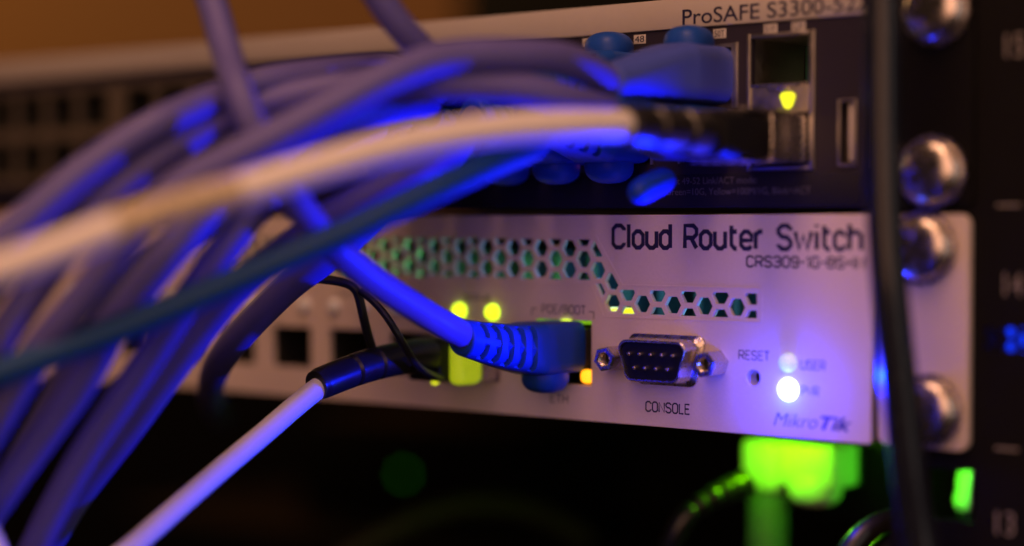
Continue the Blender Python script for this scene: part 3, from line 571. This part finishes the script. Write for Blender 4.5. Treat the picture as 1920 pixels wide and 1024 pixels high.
# white cable of the dark switch, with its black connector and printed wrap
dt, sp = cable('white_cable', 'thick white cable with a tan printed wrap, sweeping over the blue bundle', PATHS['white_upper'], 2.8, 'white_pvc')
ring = lambda y, hw, hh, e, zc: [(-20.6 + hw * math.copysign(abs(math.cos(2 * math.pi * j / 32)) ** e, math.cos(2 * math.pi * j / 32)), y, zc + hh * math.copysign(abs(math.sin(2 * math.pi * j / 32)) ** e, math.sin(2 * math.pi * j / 32))) for j in range(32)]
obj('connector', MB().loft([ring(-13.1, 6.2, 4.3, .3, 14.6), ring(-24, 6.2, 4.6, .3, 14.8), ring(-27, 5.4, 4.4, .5, 15.0)]), M['black_plastic'], dt)
obj('strain_relief', MB().loft([ring(-27.1, 4.6, 4.2, 1, 15.1), ring(-34, 4.4, 4.1, 1, 15.2), ring(-34.5, 3.6, 3.6, 1, 15.2), ring(-36, 3.6, 3.6, 1, 15.2), ring(-36.5, 4.2, 4.0, 1, 15.3), ring(-43, 4.0, 3.9, 1, 15.4), ring(-43.5, 3.4, 3.4, 1, 15.4), ring(-45, 3.4, 3.4, 1, 15.4), ring(-45.4, 3.9, 3.8, 1, 15.5), ring(-51, 3.7, 3.7, 1, 15.6)]), M['black_rubber'], dt)
i0, i1 = 47, 59
seg = sp[i0:i1]; obj('label_wrap', MB().tube(seg, 2.95, 24), M['label_wrap'], dt, 60)
wr = MB()
for k in range(3, len(seg) - 4, 2):
    p, q = seg[k], seg[k + 1]; tn = (q - p).normalized(); sd = Vector((0, 0, 1)).cross(tn).normalized(); upv = tn.cross(sd)
    for h in (-.9, -.1, .7):
        if random.random() < .25: continue
        arc = [p + tn * (random.random() * .4) + 2.97 * (math.cos(a) * -sd * (1 if sd.y > 0 else -1) + math.sin(a) * upv) for a in (h, h + .2, h + .4, h + .55)]
        wr.tube(arc, .22, 6)
obj('wrap_print', wr, M['soft_ink'], dt)
# white fibre lead of the white switch with its black boot, tether and module
fm = thing('fibre_transceiver', 'black-fronted transceiver with a lime latch made to glow in the white switch', 'transceiver', (-99.85, 0, -31.9))
obj('body', MB().box(-106.2, -93.5, -5.5, 40, -36.5, -27.3, .3), M['steel'], fm)
obj('front', MB().box(-106.3, -97.2, -15.5, -5.6, -36.2, -27.0, .5), M['black_plastic'], fm)
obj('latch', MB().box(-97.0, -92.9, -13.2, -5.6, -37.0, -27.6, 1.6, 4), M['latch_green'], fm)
obj('inner_lens', MB().box(-100.9, -98.2, -15.9, -15.55, -31.6, -28.6, .1), M['pcb'], fm)
obj('signal_light', MB().ball((-103.5, -9.8, -36.6), (.9, .9, .9)), M['led_yellow'], fm)
ft, sp2 = cable('white_cable', 'thin white lead from a black boot, dropping to the lower left', PATHS['fibre'], 2.25, 'white_pvc')
A, B_ = Vector((-100, -15.6, -30.4)), Vector((-100.2, -49.5, -34.9)); ax = (B_ - A)
prof = []
for k in range(61):
    t = k / 60; r = 3.75 - .45 * t
    for g0 in (.30, .50, .70):
        if abs(t - g0) < .016: r -= .5
    if t > .975: r -= .25
    prof.append((A + ax * t + Vector((0, 0, 1.2 * math.sin(math.pi * t))), r))
obj('boot', MB().tube([p for p, r in prof], [r for p, r in prof], 28), M['black_rubber'], ft, 40)
obj('tether', MB().tube(spline(PATHS['tether']), 1.0, 10).tube(spline(PATHS['tether_loop']), .8, 10), M['black_rubber'], ft)
# ------------------------------------------------------------------ below the white switch
gp = thing('network_cable', 'pale angled cable plug glowing bright green under the white switch', 'cable', tuple(GP0))
b = MB(); X, Y, Z = GP0
obj('plug_body', MB().box(X + 5.5, X + 21.5, Y - 6, Y + 6, Z - 3.8, Z + 6.6, 1.2, 3), M['pale_boot'], gp)
obj('latch_guard', MB().ball((X + 14.0, Y - 2, Z - 4.0), (6.5, 5.0, 4.6), e=.8), M['pale_boot'], gp)
obj('boot', MB().box(X - 5.6, X + 5.45, Y - 5.5, Y + 5.5, Z - 6.5, Z + 6.8, 2.6, 4), M['pale_boot'], gp)
obj('jacket', MB().tube(spline([(X - .4, Y, Z - 6.4), (X - .4, Y, Z - 25), (X - .2, Y + 2, Z - 60), (X, Y + 4, Z - 120)]), 5.0, 24), M['shaded_green'], gp, 60)
lamp('lower_link_light', 'POINT', (X + 10, Y - 20, Z + 9.5), 0.034, (0.22, 1.0, 0.0), 0.002)
mc = thing('media_converter', 'small black box right behind the glowing green plug', 'converter', (X + 20, Y + 40, Z - 14))
obj('body', MB().box(X + 8, X + 31, Y + 9, Y + 80, Z - 14, Z + 12, 1.5, 3), M['black_paint'], mc)
obj('port', MB().box(X + 9, X + 21, Y + 6.3, Y + 8.95, Z - 4, Z + 7, .4), M['black_plastic'], mc)
rb = thing('network_cable', 'ribbed cable boot in dim green light curving down beside the glowing plug', 'cable', PATHS['rib'][0])
spr = spline(PATHS['rib'], .5)
n1 = int(len(spr) * .42)
obj('boot', MB().tube(spr[:n1], [3.4 - .9 * k / n1 - (.45 if (k // 3) % 2 else 0) for k in range(n1)], 20), M['black_rubber'], rb, 40)
obj('jacket', MB().tube(spr[n1 - 1:], 2.5, 20), M['black_pvc'], rb, 60)
for k, lab in (('low_black_a', 'black cable arching with a green rim at the bottom edge, right of the glowing plug'), ('low_black_b', 'second black cable just under the arching green-rimmed one')):
    cable('black_cable', lab, PATHS[k], 2.2, 'black_rubber', 'black cables at the bottom edge')
cable('dark_cable', 'dull olive cable sagging in the dark slot behind the white lead', PATHS['far_olive'], 3.2, 'olive_pvc')
tag(obj('rack_shelf', MB().box(-480, 60, 200, 415, -128.5, -125.1, .5), M['black_paint'], origin=(-210, 300, -128)), 'black metal shelf under the small device with the green light', 'rack shelf')
fd = thing('network_device', 'small black device far back in the rack with one green light', 'device', (-356, 250, -125))
obj('body', MB().box(-420, -300, 250, 330, -125, -84, 2), M['black_paint'], fd)
obj('indicator_light', MB().ball((-356.3, 248.6, -104.7), (1.8, 1.2, 1.8)), M['led_far'], fd)
gd = thing('green_cable_plug', 'pale plug lit green behind the mounting holes of the rail', 'cable plug', tuple(GH))
X, Y, Z = GH
obj('body', MB().tube(spline([(X + 1.4, Y, Z + 6.4), (X + .5, Y, Z + 3), (X - .3, Y, Z - 1.0)], .5), [1.2, 1.8, 2.2, 2.4, 2.5, 2.5, 2.5] + [2.4] * 40, 18), M['pale_boot'], gd)
obj('boot', MB().ball((X - .2, Y - .5, Z - 3.6), (2.3, 3, 3.0), e=.8), M['pale_boot'], gd)
lamp('hidden_link_light', 'POINT', (X + 1.5, Y - 14, Z + 3), 0.014, (0.10, 1.0, 0.02), 0.001)
cable('white_cable', 'white cable just showing in the bottom corner beside the blue bundle', PATHS['corner'], 2.4, 'white_pvc')
obj('jacket', MB().tube(spline([(X - .2, Y, Z - 5.5), (X - .4, Y + 2, Z - 25), (X, Y + 10, Z - 70), (X + 3, Y + 14, Z - 120)]), 2.4, 16), M['black_pvc'], gd, 60)
# dark cable hanging in front of the ears
cable('black_cable', 'dark cable hanging down in front of the switch ears', PATHS['hanging'], 3.3, 'black_pvc')
